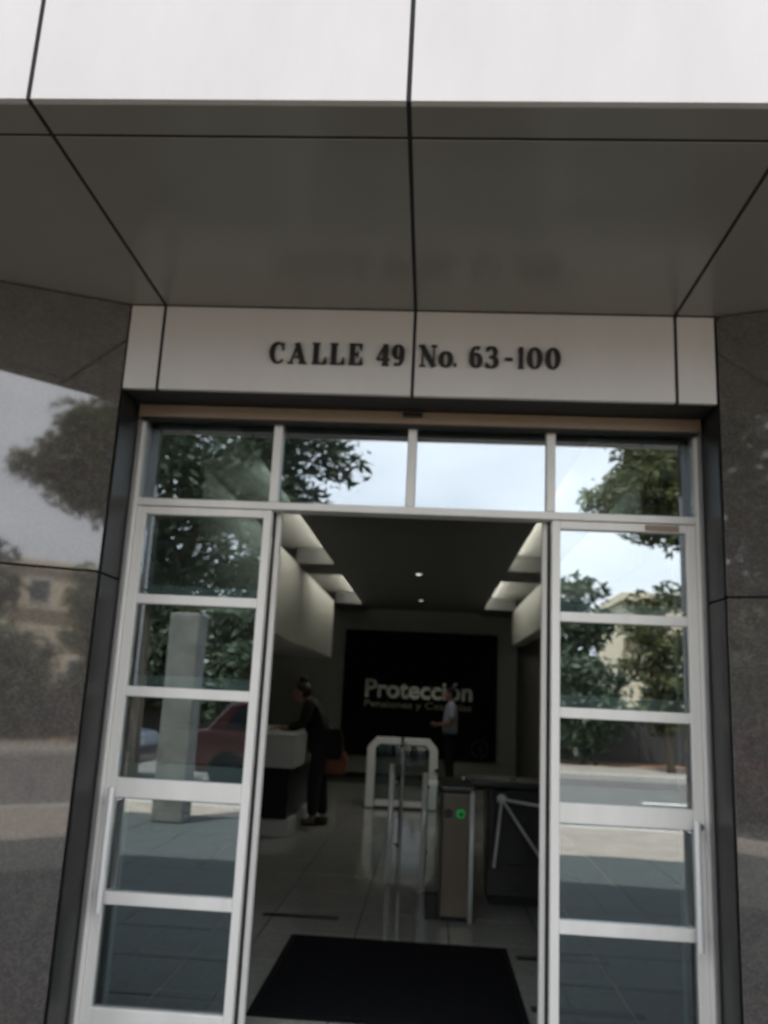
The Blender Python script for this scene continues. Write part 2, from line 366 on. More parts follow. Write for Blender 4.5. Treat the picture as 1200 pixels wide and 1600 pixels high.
# ------------------------------------------------------------------ side door leaves
RZ = [(2.305, 2.344), (1.875, 1.92), (1.447, 1.494), (1.003, 1.088), (.557, .61), (.02, .148)]
for s, lab in ((-1, 'left silver framed glass door leaf with five panes, before the reception side'),
               (1, 'right silver framed glass door leaf with five panes and closer plate on its top rail')):
    D = thing('door_leaf', lab, 'door', (s * .99, 0, 0), 'glazed door leaves either side of the opening')
    def X(a, b): return (a, b) if s > 0 else (-b, -a)
    bx('stile', M_alu, D, *X(.663, .702), -.03, .018, .014, 2.344, .003)
    bx('stile', M_alu, D, *X(1.276, 1.3205), -.03, .018, .014, 2.344, .003)
    for i, (z0, z1) in enumerate(RZ):
        bx('rail', M_alu, D, *X(.7025, 1.2755), -.029, .017, z0, z1, .003)
        if 0 < i < 4:
            bx('rear_rail', M_alu, D, *X(.7025, 1.2755), .075, .10, z0 + .012, z1 + (.055 if i != 3 else .06), .003)
    for (a, b) in zip(RZ[:-1], RZ[1:]):
        bx('pane', G_door, D, *X(.7035, 1.2745), -.008, 0.0, b[1] + .0005, a[0] - .0005, 0)
    hx = s * 1.272
    h = MB().tube([(hx, -.085, .535), (hx, -.085, 1.05)], .014, 14).build('handle', M_satin, D, 0, 1, False)
    for z in (.60, .985):
        MB().tube([(hx, -.085, z), (hx + s * .02, -.028, z)], .008, 10).build('bracket', M_steel, h)
    if s > 0:
        bx('closer_plate', M_tan, D, 1.09, 1.245, -.037, -.0305, 2.312, 2.338, .003)
        disc('lock', M_steel, D, (1.30, -.034, 1.02), .014, .012, 'y', 16)
    # parked inner glass leaf behind, with its own edges
    bx('inner_edge', M_alu, D, *X(1.245, 1.262), .085, .095, .02, 2.33, .002)

# ------------------------------------------------------------------ lobby shell
LF = tag(MB().box(LX0, LX1, .03, LY1, -.16, -.006).build('lobby_floor', M_grout), kind='structure')
tmesh = MB().box(-.2965, .2965, -.2965, .2965, -.008, 0).mesh('floor_tile', .0012, 1); tmesh.materials.append(M_floor)
nx = 9
for i in range(nx + 1):
    for j in range(21):
        xc = -3.0 + i * .6; yc = .4 + j * .6
        if xc + .3 > LX1: continue
        o = obj('floor_tile', tmesh, None, LF); o.location = (xc, yc, random.uniform(-.0006, .0006)); o.rotation_euler = (0, 0, random.choice((0, math.pi)))
for nm, a in (('lobby_wall_left', (LX0 - .18, LX0, .09, LY1)), ('lobby_wall_right', (1.78, LX1 + .1, .09, LY1))):
    tag(MB().box(*a, 0.001, 3.4).build(nm, M_wallg), kind='structure')
BW = tag(MB().box(LX0, 1.779, LY1, LY1 + .14, 0.001, 3.4).build('lobby_wall_back', M_wallm), kind='structure')
bx('skirting', M_black, BW, LX0, 1.775, LY1 - .02, LY1 - .001, .002, .10, .002)
# front returns inside, behind the piers
for s in (-1, 1):
    x0, x1 = (LX0 - .2, -1.352) if s < 0 else (1.352, LX1 + .2)
    tag(MB().box(x0, x1, .202, .24, 0.001, 3.4).build('lobby_wall_front', M_wallg), kind='structure')
tag(MB().box(-1.352, 1.352, .065, .24, 2.84, 3.4).build('lobby_wall_front_head', M_wallg), kind='structure')
tag(MB().box(LX0, LX1, .24, LY1, 3.30, 3.40).build('lobby_ceiling', M_wallw), kind='structure')
CP = tag(MB().box(-1.13, 1.04, .25, 11.9, 3.10, 3.16).build('dropped_ceiling', M_ceil, None, .003, 1), 'dark flat dropped ceiling panel over the lobby', 'ceiling panel')
tag(MB().box(LX0 + .01, -1.60, 2.0, 10.8, 2.12, 3.10).build('bulkhead', M_wallw, None, .004, 1), 'long white bulkhead box over the reception counter side', 'bulkhead', 'white bulkheads along the lobby')
tag(MB().box(1.58, 1.79, 2.0, 11.5, 2.50, 3.12).build('bulkhead', M_wallw, None, .004, 1), 'short white bulkhead on the right above the turnstiles', 'bulkhead', 'white bulkheads along the lobby')
for s in (-1, 1):
    x0, x1 = (-1.62, -1.131) if s < 0 else (1.041, 1.60)
    side = 'left' if s < 0 else 'right'
    for y0, y1, w_ in ((6.55, 7.5, 'between the two glowing panels'), (11.1, 12.4, 'next to the back wall')):
        tag(bx('ceiling_beam', M_ceil, None, x0, x1, y0, y1, 3.103, 3.295), 'dark ceiling cross beam on the %s side %s' % (side, w_), 'beam', 'ceiling cross beams')
    for y0, y1, w_ in ((2.6, 6.5, 'near the doors'), (7.55, 11.05, 'near the back wall')):
        xs = -1.09 if s < 0 else 1.0
        Lp = thing('cove_light', 'pale cove light glowing along the %s edge of the dropped ceiling %s' % (side, w_), 'cove light', (xs, (y0 + y1) / 2, 3.165), 'cove lights over the dropped ceiling')
        bx('light_strip', M_light, Lp, xs - .02, xs + .02, y0 + .05, y1 - .05, 3.172, 3.185, 0)
        bx('strip_base', M_wallw, Lp, xs - .03, xs + .03, y0 + .04, y1 - .04, 3.162, 3.171, 0)
for y, lab in ((7.0, 'small round ceiling downlight nearest the doors'), (10.0, 'small round ceiling downlight nearest the back wall')):
    T = thing('downlight', lab, 'downlight', (-.07, y, 3.1), 'ceiling downlights')
    MB().tube([(-.07, y, 3.085), (-.07, y, 3.099)], .055, 20).build('trim_ring', M_alu, T)
    ld = bpy.data.lights.new('downlight_bulb', 'SPOT'); ld.energy = 24 if y < 8 else 6; ld.spot_size = R(130); ld.spot_blend = .8; ld.shadow_soft_size = .04; ld.color = (1, .97, .9)
    lo = bpy.data.objects.new('downlight_bulb', ld); COL.objects.link(lo); lo.parent = T; lo.location = (0, 0, -.03)
    MB().tube([(-.07, y, 3.078), (-.07, y, 3.0845)], .032 if y < 8 else .015, 16).build('lens', M_spot, T)

# black wall panel with company name
WP = thing('wall_sign', 'large black wall panel with gold company lettering at the back of the lobby', 'sign', (0, LY1 - .03, .42))
bx('panel', M_sign, WP, -1.53, 1.40, LY1 - .05, LY1 - .001, .41, 2.75, .003)
def text_line(txt, x0, x1, z0, h, m, parent, y, thick):
    """each letter a mesh of its own, from Blender's built-in typeface"""
    def tm(t):
        c = bpy.data.curves.new('t', 'FONT'); c.body = t; c.size = 1.0; c.offset = thick; c.extrude = .03; c.resolution_u = 4
        o = bpy.data.objects.new('t', c); COL.objects.link(o)
        bpy.context.view_layer.update()
        me = bpy.data.meshes.new_from_object(o.evaluated_get(bpy.context.evaluated_depsgraph_get()))
        bpy.data.objects.remove(o); bpy.data.curves.remove(c)
        return me
    xs = []
    for i in range(len(txt)):
        if txt[i] == ' ': continue
        full = tm(txt[:i + 1]); one = tm(txt[i])
        r_full = max(v.co.x for v in full.vertices); r_one = max(v.co.x for v in one.vertices)
        xs.append((one, r_full - r_one))
    lo = min(v.co.x + d for me, d in xs for v in me.vertices); hi = max(v.co.x + d for me, d in xs for v in me.vertices)
    sx = (x1 - x0) / (hi - lo)
    caph = max(v.co.y for v in xs[0][0].vertices); sz = h / caph
    for me, d in xs:
        for v in me.vertices:
            X_, Y_, Z_ = v.co; v.co = (x0 + (X_ + d - lo) * sx, y - Z_ * .35, z0 + Y_ * sz)
        me.name = 'letter'; obj('letter', me, m, parent)
text_line('Protección', -1.10, .94, 1.50, .33, M_gold, WP, LY1 - .062, .028)
text_line('Pensiones y Cesantías', -1.10, .93, 1.31, .125, M_gold2, WP, LY1 - .062, .008)
rg = MB(); 
ring = [(1.10 + .15 * math.cos(a), LY1 - .058, .63 + .15 * math.sin(a)) for a in [2 * math.pi * i / 28 for i in range(29)]]
rg.tube(ring, .013, 6); rg.build('ring_emblem', M_emb, WP, 0, 1, True)
MB().tube([(1.09, LY1 - .058, .56), (1.07, LY1 - .058, .62), (1.10, LY1 - .058, .66), (1.13, LY1 - .058, .70)], .010, 6).build('emblem_mark', M_emb, WP, 0, 1, True)
MB().tube([(1.13, LY1 - .058, .56), (1.14, LY1 - .058, .62), (1.11, LY1 - .058, .65)], .010, 6).build('emblem_mark', M_emb, WP, 0, 1, True)

# ------------------------------------------------------------------ floor mat and channels
FM = thing('floor_mat', 'black rubber entrance mat lying just inside the doorway', 'mat', (0, 1.1, 0))
bx('pad', M_mat, FM, -.66, .62, .46, 1.78, .002, .013, .003)
bx('border', M_matedge, FM, -.695, .655, .425, 1.815, .0015, .009, .003)
for k, (x0, x1, y, lab) in enumerate(((-.97, -.45, 2.29, 'dark floor channel slot behind the mat on the left'), (.70, 1.25, 1.66, 'dark floor channel slot right of the mat, farther one'),
                                      (.685, 1.25, .79, 'dark floor channel slot right of the mat, nearer one'))):
    T = thing('floor_channel', lab, 'floor channel', ((x0 + x1) / 2, y, 0), 'floor channel slots')
    bx('frame', M_gask, T, x0, x1, y - .04, y + .04, .0012, .0045, .001)
    for q in range(3): bx('slat', M_blkpl, T, x0 + .01, x1 - .01, y - .028 + q * .02, y - .016 + q * .02, .0047, .008, 0)

# ------------------------------------------------------------------ turnstile cabinet with lights
C1 = thing('turnstile_cabinet', 'tan metal turnstile cabinet with green indicator lamp and bright post', 'turnstile', (.34, 2.8, 0), 'lobby turnstiles')
bx('body', M_cab, C1, .245, .445, 2.40, 3.05, .03, .85, .008, 2)
bx('side_panel', M_cabdk, C1, .2352, .2445, 2.42, 3.03, .05, .84, .002)
bx('plinth', M_gask, C1, .255, .435, 2.42, 3.03, .002, .0295, .002)
bx('top', M_blkpl, C1, .225, .47, 2.38, 3.10, .851, .905, .02, 3)
disc('dark_lamp', M_blkpl, C1, (.285, 2.397, .715), .032, .012, 'y', 24)
gl = disc('green_lamp', M_green, C1, (.372, 2.397, .715), .030, .012, 'y', 24)
MB().prism([(.352, .712), (.378, .735), (.378, .722), (.392, .722), (.392, .702), (.378, .702), (.378, .690)], 2.388, 2.3905, 'y').build('arrow', M_blkpl, gl)
MB().tube([(.452, 2.375, .004), (.452, 2.375, .86)], .017, 16).build('post', M_satin, C1, 0, 1, True)
MB().ball((.452, 2.375, .868), .018).build('post_cap', M_steel, C1, 0, 1, True)
MB().ball((.40, 2.75, .925), (.03, .03, .022)).build('lock_knob', M_steel, C1, 0, 1, True)
bx('foot_block', M_gask, C1, .14, .232, 2.42, 2.52, .002, .16, .004)

C2 = thing('tripod_turnstile', 'dark turnstile with three chrome arms beside the right door leaf', 'turnstile', (.95, 3.2, 0), 'lobby turnstiles')
bx('body', M_cabdk, C2, .60, 1.12, 2.98, 3.36, .06, .84, .012, 2)
bx('front_panel', M_cab, C2, 1.03, 1.10, 2.966, 2.979, .15, .74, .003)
bx('lower_panel', M_cabdk, C2, .66, .92, 2.962, 2.979, .30, .70, .004)
bx('plinth', M_gask, C2, .63, 1.09, 3.0, 3.34, .002, .0595, .002)
bx('top', M_blkpl, C2, .46, 1.16, 2.94, 3.42, .841, .905, .022, 3)
MB().ball((.80, 3.05, .915), (.026, .026, .02)).build('lock_knob', M_steel, C2, 0, 1, True)
hub = Vector((.70, 2.86, .78))
MB().tube([(.70, 2.975, .78), (.70, 2.89, .78)], [.06, .05], 20).build('hub_housing', M_cabdk, C2)
MB().ball(tuple(hub), (.040, .040, .040)).build('hub', M_satin, C2, 0, 1, True)
for e in ((1.13, 2.80, .735), (.64, 2.74, .32), (1.0, 2.80, .37)):
    e = Vector(e); dd = (e - hub).normalized()
    a = MB().tube([hub + dd * .03, e], .0125, 14).build('arm', M_satin, C2, 0, 1, True)
    MB().ball(tuple(e), .0140).build('arm_tip', M_satin, a, 0, 1, True)

# glass swing gate with two slim posts
GG = thing('glass_gate', 'clear glass swing gate on two slim steel posts left of the tan cabinet', 'gate', (-.05, 3.5, 0))
MB().tube([(-.168, 3.49, .004), (-.168, 3.49, .95)], .023, 16).build('post', M_satin, GG, 0, 1, True)
MB().tube([(.112, 3.27, .004), (.112, 3.27, .91)], .023, 16).build('post', M_satin, GG, 0, 1, True)
MB().tube([(-.10, 3.95, .30), (-.10, 3.95, 1.06)], .016, 16).build('rear_post', M_steel, GG, 0, 1, True)
bx('glass_panel', G_gate, GG, -.083, -.072, 3.52, 4.25, .06, 1.10, .002)
bx('glass_panel', G_gate, GG, .135, .22, 3.264, 3.274, .12, .86, .001)
bx('glass_edge', M_aludk, GG, -.087, -.068, 3.508, 3.519, .06, 1.10, .001)
for z in (.30, .80):
    MB().tube([(-.168, 3.49, z), (-.078, 3.525, z)], .012, 10).build('clamp', M_steel, GG, 0, 1, True)
    MB().tube([(.112, 3.27, z), (.15, 3.269, z)], .012, 10).build('clamp', M_steel, GG, 0, 1, True)

# white chamfered gate frame further back, mirrored in the floor
WG = thing('white_gate', 'white chamfered gate frame with dark middle stile, standing deep in the lobby', 'gate', (-.22, 8.3, 0))
def bar(name, a, b, m, parent, wd=.085, dp=.08, y=8.3):
    a = Vector((a[0], a[1])); b = Vector((b[0], b[1])); d = (b - a).normalized(); n = Vector((-d.y, d.x)) * wd / 2
    return MB().prism([tuple(a + n), tuple(b + n), tuple(b - n), tuple(a - n)], y - dp, y + dp, 'y').build(name, m, parent, .008, 2)
xl, xr, zt, ch = -.655, .215, .905, .11
for s_ in ((xl, .012), (xr, .012)): bar('upright', s_, (s_[0], zt - ch + .012), M_whitefr, WG, .115)
bar('corner', (xl - .012, zt - ch), (xl + ch, zt + .02), M_whitefr, WG, .098, .079)
bar('corner', (xr + .012, zt - ch), (xr - ch, zt + .02), M_whitefr, WG, .098, .079)
bar('top_rail', (xl + ch - .01, zt), (-.245, zt), M_whitefr, WG, .092)
bar('top_rail', (-.205, zt), (xr - ch + .01, zt), M_whitefr, WG, .092)
bar('bottom_rail', (xl + .074, .07), (-.245, .07), M_whitefr, WG, .075)
bar('bottom_rail', (-.205, .07), (xr - .074, .07), M_whitefr, WG, .075)
bx('middle_stile', M_gask, WG, -.243, -.207, 8.24, 8.36, .012, .96, .003)
bx('glass_panel', G_gate, WG, xl + .074, -.244, 8.295, 8.305, .121, .84, 0)
bx('glass_panel', G_gate, WG, -.206, xr - .074, 8.295, 8.305, .121, .84, 0)
bx('latch', M_gask, WG, .235, .30, 8.20, 8.219, .52, .56, .003)

# ------------------------------------------------------------------ reception counter
RC = thing('reception_counter', 'white topped reception counter with black recessed front on the left', 'counter', (-2.1, 6.6, 0))
bx('white_band', M_whitelac, RC, -2.75, -1.30, 5.42, 7.9, .70, 1.05, .006, 2)
bx('black_front', M_blkpl, RC, -2.72, -1.36, 5.48, 7.86, .17, .6995, .003)
bx('white_plinth', M_whitelac, RC, -2.75, -1.31, 5.40, 7.9, .003, .1695, .004)

# ------------------------------------------------------------------ people
def skin(name, chain, m, parent, sub=2):
    """chain: list of (point, radius, parent index); one continuous skinned surface"""
    me = bpy.data.meshes.new(name)
    me.from_pydata([c[0] for c in chain], [(c[2], i) for i, c in enumerate(chain) if c[2] is not None], [])
    o = obj(name, me, m, parent)
    sk = o.modifiers.new('skin', 'SKIN'); sk.use_smooth_shade = True; sk.branch_smoothing = .6
    if not me.skin_vertices: me.skin_vertices.new()
    for i, c in enumerate(chain):
        r = c[1]; sv = me.skin_vertices[0].data[i]; sv.radius = r if hasattr(r, '__len__') else (r, r); sv.use_root = (i == 0)
    ss = o.modifiers.new('sub', 'SUBSURF'); ss.levels = sub; ss.render_levels = sub
    dg = bpy.context.evaluated_depsgraph_get(); bpy.context.view_layer.update()
    nm = bpy.data.meshes.new_from_object(o.evaluated_get(bpy.context.evaluated_depsgraph_get()))
    o.modifiers.clear(); o.data = nm; nm.name = name
    if not nm.materials: nm.materials.append(m)
    for p in nm.polygons: p.use_smooth = True
    return o
def add_hand(ch, wrist_i, wrist, palm_dir, spread, curl, k=1.0):
    """palm and five unequal bent fingers; the thumb leaves the side of the palm"""
    w_ = Vector(wrist); d = Vector(palm_dir).normalized(); s_ = Vector(spread).normalized(); c_ = Vector(curl).normalized()
    ch.append((tuple(w_ + d * .05 * k), (.030 * k, .016 * k), wrist_i)); pi = len(ch) - 1
    ch.append((tuple(w_ + d * .085 * k), (.034 * k, .014 * k), pi)); pe = len(ch) - 1
    for f, (off, ln) in enumerate(((-.030, .062), (-.010, .075), (.010, .070), (.029, .054))):
        b = w_ + d * .095 * k + s_ * off * k
        ch.append((tuple(b), .0085 * k, pe)); i = len(ch) - 1
        ch.append((tuple(b + d * ln * .5 * k + c_ * .012 * k), .0075 * k, i))
        ch.append((tuple(b + d * ln * .85 * k + c_ * .038 * k), .006 * k, i + 1))
    b = w_ + d * .035 * k - s_ * .034 * k
    ch.append((tuple(b), .011 * k, pi)); i = len(ch) - 1
    ch.append((tuple(b + d * .03 * k - s_ * .022 * k + c_ * .012 * k), .009 * k, i))
    ch.append((tuple(b + d * .055 * k - s_ * .026 * k + c_ * .03 * k), .007 * k, i + 1))
def head_mesh(c, face, h=.225):
    """head with brow, nose, chin and ears; face = unit direction in plan"""
    f = Vector(face).normalized(); s_ = Vector((0, 0, 1)).cross(f); c = Vector(c); mb = MB(); n0 = 0; seg, rings = 24, 18
    for i in range(rings + 1):
        th = math.pi * i / rings; zz = math.cos(th)
        for k in range(seg):
            a = 2 * math.pi * k / seg; fx = math.cos(a) * math.sin(th); sx = math.sin(a) * math.sin(th)
            rf, rs = .098, .076
            if zz < 0:                       # narrow the jaw
                rs *= 1 + .28 * zz; rf *= 1 + (.10 * zz if fx > 0 else .35 * zz)
            p = f * fx * rf + s_ * sx * rs + Vector((0, 0, zz * h / 2))
            if fx > .3:
                nose = math.exp(-(sx / .22) ** 2) * math.exp(-((zz + .12) / .16) ** 2); p += f * .026 * nose
                brow = math.exp(-((zz - .17) / .09) ** 2); p += f * .006 * brow
                eye = (math.exp(-((abs(sx) - .38) / .15) ** 2)) * math.exp(-((zz - .03) / .1) ** 2); p -= f * .011 * eye
                lip = math.exp(-(sx / .3) ** 2) * math.exp(-((zz + .5) / .09) ** 2); p += f * .008 * lip
                chin = math.exp(-(sx / .3) ** 2) * math.exp(-((zz + .85) / .12) ** 2); p += f * .012 * chin
            ear = math.exp(-((abs(sx) - 1) / .1) ** 2) * math.exp(-(zz / .22) ** 2) * math.exp(-((fx + .05) / .16) ** 2)
            p += s_ * math.copysign(.02 * ear, sx)
            mb.v.append(tuple(c + p))
    for i in range(rings):
        for k in range(seg):
            j = (k + 1) % seg; a = i * seg; mb.f.append((a + k, a + j, a + seg + j, a + seg + k))
    return mb
def eyes(parent, c, face):
    f = Vector(face).normalized(); s_ = Vector((0, 0, 1)).cross(f); c = Vector(c)
    for q in (-1, 1):
        MB().ball(tuple(c + f * .083 + s_ * .031 * q + Vector((0, 0, .004))), (.012, .012, .009), 10, 6).build('eye', M_lampw, parent, 0, 1, True)
    MB().tube([c + f * .096 + s_ * .022 + Vector((0, 0, -.058)), c + f * .101 + Vector((0, 0, -.057)), c + f * .096 - s_ * .022 + Vector((0, 0, -.058))], .005, 6).build('mouth', M_orange, parent, 0, 1, True)

# person at the counter, in black, facing left and leaning on it
P1 = thing('person', 'person in black with hair tied up, leaning on the reception counter', 'person', (-1.16, 6.45, 0))
px, py = -1.16, 6.45
hc = (px - .27, py - .02, 1.50); fd = (-1, -.25, 0)
body = [((px, py, .93), (.13, .15), None), ((px - .03, py, 1.10), (.115, .135), 0), ((px - .10, py, 1.27), (.12, .155), 1), ((px - .15, py, 1.38), (.07, .10), 2),
        ((px - .20, py - .01, 1.44), .05, 3), ((px - .25, py - .015, 1.50), .06, 4)]
for q in (-1, 1):
    b0 = len(body)
    body += [((px - .14, py + q * .17, 1.355), .058, 3), ((px - .20, py + q * .21, 1.13), .046, b0), ((px - .38, py + q * .17, 1.085), .037, b0 + 1), ((px - .46, py + q * .15, 1.085), .027, b0 + 2)]
    add_hand(body, b0 + 3, (px - .46, py + q * .15, 1.085), (-1, 0, -.02), (0, 1, 0), (0, 0, -1), .9)
for q in (-1, 1):
    b0 = len(body)
    body += [((px + .01, py + q * .085, .84), .095, 0), ((px - .01 + .03 * q, py + q * .10, .48), .066, b0), ((px + .02 + .05 * q, py + q * .10, .10), .042, b0 + 1), ((px + .03 + .05 * q, py + q * .10, .045), .04, b0 + 2), ((px - .11 + .05 * q, py + q * .11, .03), .026, b0 + 3)]
bo = skin('body', body, M_skin, P1)
hm = head_mesh(hc, fd).build('head', M_skin, P1, 0, 1, True); eyes(hm, hc, fd)
hr = MB().ball((hc[0] + .025, hc[1] + .005, hc[2] + .035), (.105, .09, .108), 16, 12); hr.ball((hc[0] + .03, hc[1], hc[2] + .155), (.062, .06, .055), 12, 8)
hr.build('hair', M_hair, P1, 0, 1, True)
top = [((px + .01, py, .80), (.165, .19), None), ((px - .03, py, 1.08), (.142, .165), 0), ((px - .10, py, 1.27), (.145, .18), 1), ((px - .155, py, 1.40), (.085, .12), 2)]
for q in (-1, 1):
    b0 = len(top); top += [((px - .14, py + q * .175, 1.36), .076, 3), ((px - .20, py + q * .215, 1.13), .062, b0), ((px - .38, py + q * .17, 1.09), .05, b0 + 1)]
skin('jacket', top, M_blkcl, P1)
tr = [((px, py, 1.0), (.14, .16), None)]
for q in (-1, 1):
    b0 = len(tr); tr += [((px + .01, py + q * .085, .82), .11, 0), ((px - .01 + .03 * q, py + q * .10, .48), .085, b0), ((px + .02 + .05 * q, py + q * .10, .09), .066, b0 + 1)]
skin('trousers', tr, M_jean, P1)
for q in (-1, 1):
    MB().prism([(px - .16 + .05 * q, py + q * .11 - .03), (px - .10 + .05 * q, py + q * .11 - .048), (px + .05 + .05 * q, py + q * .10 - .042), (px + .09 + .05 * q, py + q * .10),
                (px + .05 + .05 * q, py + q * .10 + .042), (px - .10 + .05 * q, py + q * .11 + .048), (px - .16 + .05 * q, py + q * .11 + .03)], .003, .075).build('shoe', M_shoe, P1, .02, 2)

def bag(name, label, m, c, sx, sy, sz, strap, smat, grp=None):
    T = thing(name, label, 'bag', (c[0], c[1], c[2] - sz))
    prof = [(-sx * .75, sz), (sx * .75, sz), (sx, sz * .2), (sx * .95, -sz * .8), (sx * .7, -sz), (-sx * .7, -sz), (-sx * .95, -sz * .8), (-sx, sz * .2)]
    MB().prism([(c[0] + a, c[2] + b) for a, b in prof], c[1] - sy, c[1] + sy, 'y').build('bag_body', m, T, .025, 3)
    MB().prism([(c[0] - sx * .8, c[2] + sz * 1.01), (c[0] + sx * .8, c[2] + sz * 1.01), (c[0] + sx * .7, c[2] + sz * .25), (c[0] - sx * .7, c[2] + sz * .25)], c[1] - sy - .012, c[1] - sy + .004, 'y').build('flap', m, T, .005, 2)
    MB().tube(strap, .011, 8).build('strap', smat, T, 0, 1, True)
bag('shoulder_bag', 'black shoulder bag hanging behind the person at the counter', M_blkcl, (px + .17, py - .14, .93), .12, .06, .17,
    [(px + .11, py - .20, 1.09), (px + .04, py - .235, 1.25), (px - .09, py - .22, 1.45), (px - .02, py - .10, 1.36), (px + .10, py - .09, 1.20), (px + .21, py - .09, 1.09)], M_conc)
bag('orange_bag', 'orange leather bag low behind the person in black', M_orange, (px + .185, py + .10, .70), .15, .07, .13,
    [(px + .10, py + .10, .82), (px + .11, py + .10, .93), (px + .18, py + .10, .97), (px + .26, py + .10, .93), (px + .27, py + .10, .82)], M_orange)

# person in pale shirt at the back
P2 = thing('person', 'person in pale blue shirt and dark trousers before the black wall panel', 'person', (.50, 11.0, 0))
px, py = .50, 11.0
hc = (px - .02, py, 1.585); fd = (-1, -.15, 0)
body = [((px, py, .93), (.12, .15), None), ((px, py, 1.12), (.11, .14), 0), ((px + .01, py, 1.30), (.125, .17), 1), ((px + .01, py, 1.42), (.07, .11), 2), ((px, py, 1.49), .05, 3), ((px - .01, py, 1.55), .06, 4)]
for q in (-1, 1):
    b0 = len(body)
    body += [((px + .01, py + q * .19, 1.39), .06, 3), ((px + .03, py + q * .22, 1.13), .047, b0), ((px - .13, py + q * .17, 1.09), .038, b0 + 1), ((px - .20, py + q * .12, 1.09), .028, b0 + 2)]
    add_hand(body, b0 + 3, (px - .20, py + q * .12, 1.09), (-1, -.4 * q, .1), (0, .3, 1), (0, -q, -.3), .95)
for q in (-1, 1):
    b0 = len(body)
    body += [((px, py + q * .09, .84), .095, 0), ((px - .01, py + q * .10, .48), .066, b0), ((px + .03, py + q * .10, .10), .042, b0 + 1), ((px + .03, py + q * .10, .045), .04, b0 + 2), ((px - .11, py + q * .12, .03), .026, b0 + 3)]
skin('body', body, M_skin, P2)
hm = head_mesh(hc, fd).build('head', M_skin, P2, 0, 1, True); eyes(hm, hc, fd)
MB().ball((hc[0] + .025, hc[1], hc[2] + .038), (.10, .085, .095), 16, 12).build('hair', M_hair, P2, 0, 1, True)
top = [((px, py, .84), (.15, .185), None), ((px, py, 1.10), (.14, .17), 0), ((px + .01, py, 1.30), (.15, .19), 1), ((px + .01, py, 1.43), (.085, .125), 2)]
for q in (-1, 1):
    b0 = len(top); top += [((px + .01, py + q * .19, 1.39), .08, 3), ((px + .03, py + q * .225, 1.16), .07, b0)]
skin('shirt', top, M_shirt, P2)
tr = [((px, py, 1.0), (.133, .16), None)]
for q in (-1, 1):
    b0 = len(tr); tr += [((px, py + q * .09, .82), .11, 0), ((px - .01, py + q * .10, .48), .085, b0), ((px + .03, py + q * .10, .09), .068, b0 + 1)]
skin('trousers', tr, M_blkcl, P2)
for q in (-1, 1):
    MB().prism([(px - .17, py + q * .115 - .03), (px - .10, py + q * .115 - .048), (px + .06, py + q * .10 - .042), (px + .10, py + q * .10), (px + .06, py + q * .10 + .042), (px - .10, py + q * .115 + .048), (px - .17, py + q * .115 + .03)], .003, .075).build('shoe', M_shoe, P2, .02, 2)

# ------------------------------------------------------------------ address lettering: roman capitals drawn stroke by stroke
def stroke(mb, pts, wd, y0, y1, closed=False):
    n = len(pts); L_ = []; R_ = []
    for i, p in enumerate(pts):
        a = Vector(pts[(i - 1) % n] if closed else pts[max(i - 1, 0)]); b = Vector(pts[(i + 1) % n] if closed else pts[min(i + 1, n - 1)])
        d = (b - a).normalized(); nn = Vector((-d.y, d.x)); w_ = wd[i] / 2
        L_.append(Vector(p) + nn * w_); R_.append(Vector(p) - nn * w_)
    m = n if closed else n - 1
    base = len(mb.v)
    for i in range(n):
        for yy in (y0, y1):
            mb.v.append((L_[i].x, yy, L_[i].y)); mb.v.append((R_[i].x, yy, R_[i].y))
    for i in range(m):
        a = base + 4 * i; b = base + 4 * ((i + 1) % n)
        mb.f += [(a, a + 1, b + 1, b), (a + 2, b + 2, b + 3, a + 3), (a, b, b + 2, a + 2), (a + 1, a + 3, b + 3, b + 1)]
    if not closed:
        a = base; b = base + 4 * (n - 1); mb.f += [(a, a + 2, a + 3, a + 1), (b, b + 1, b + 3, b + 2)]
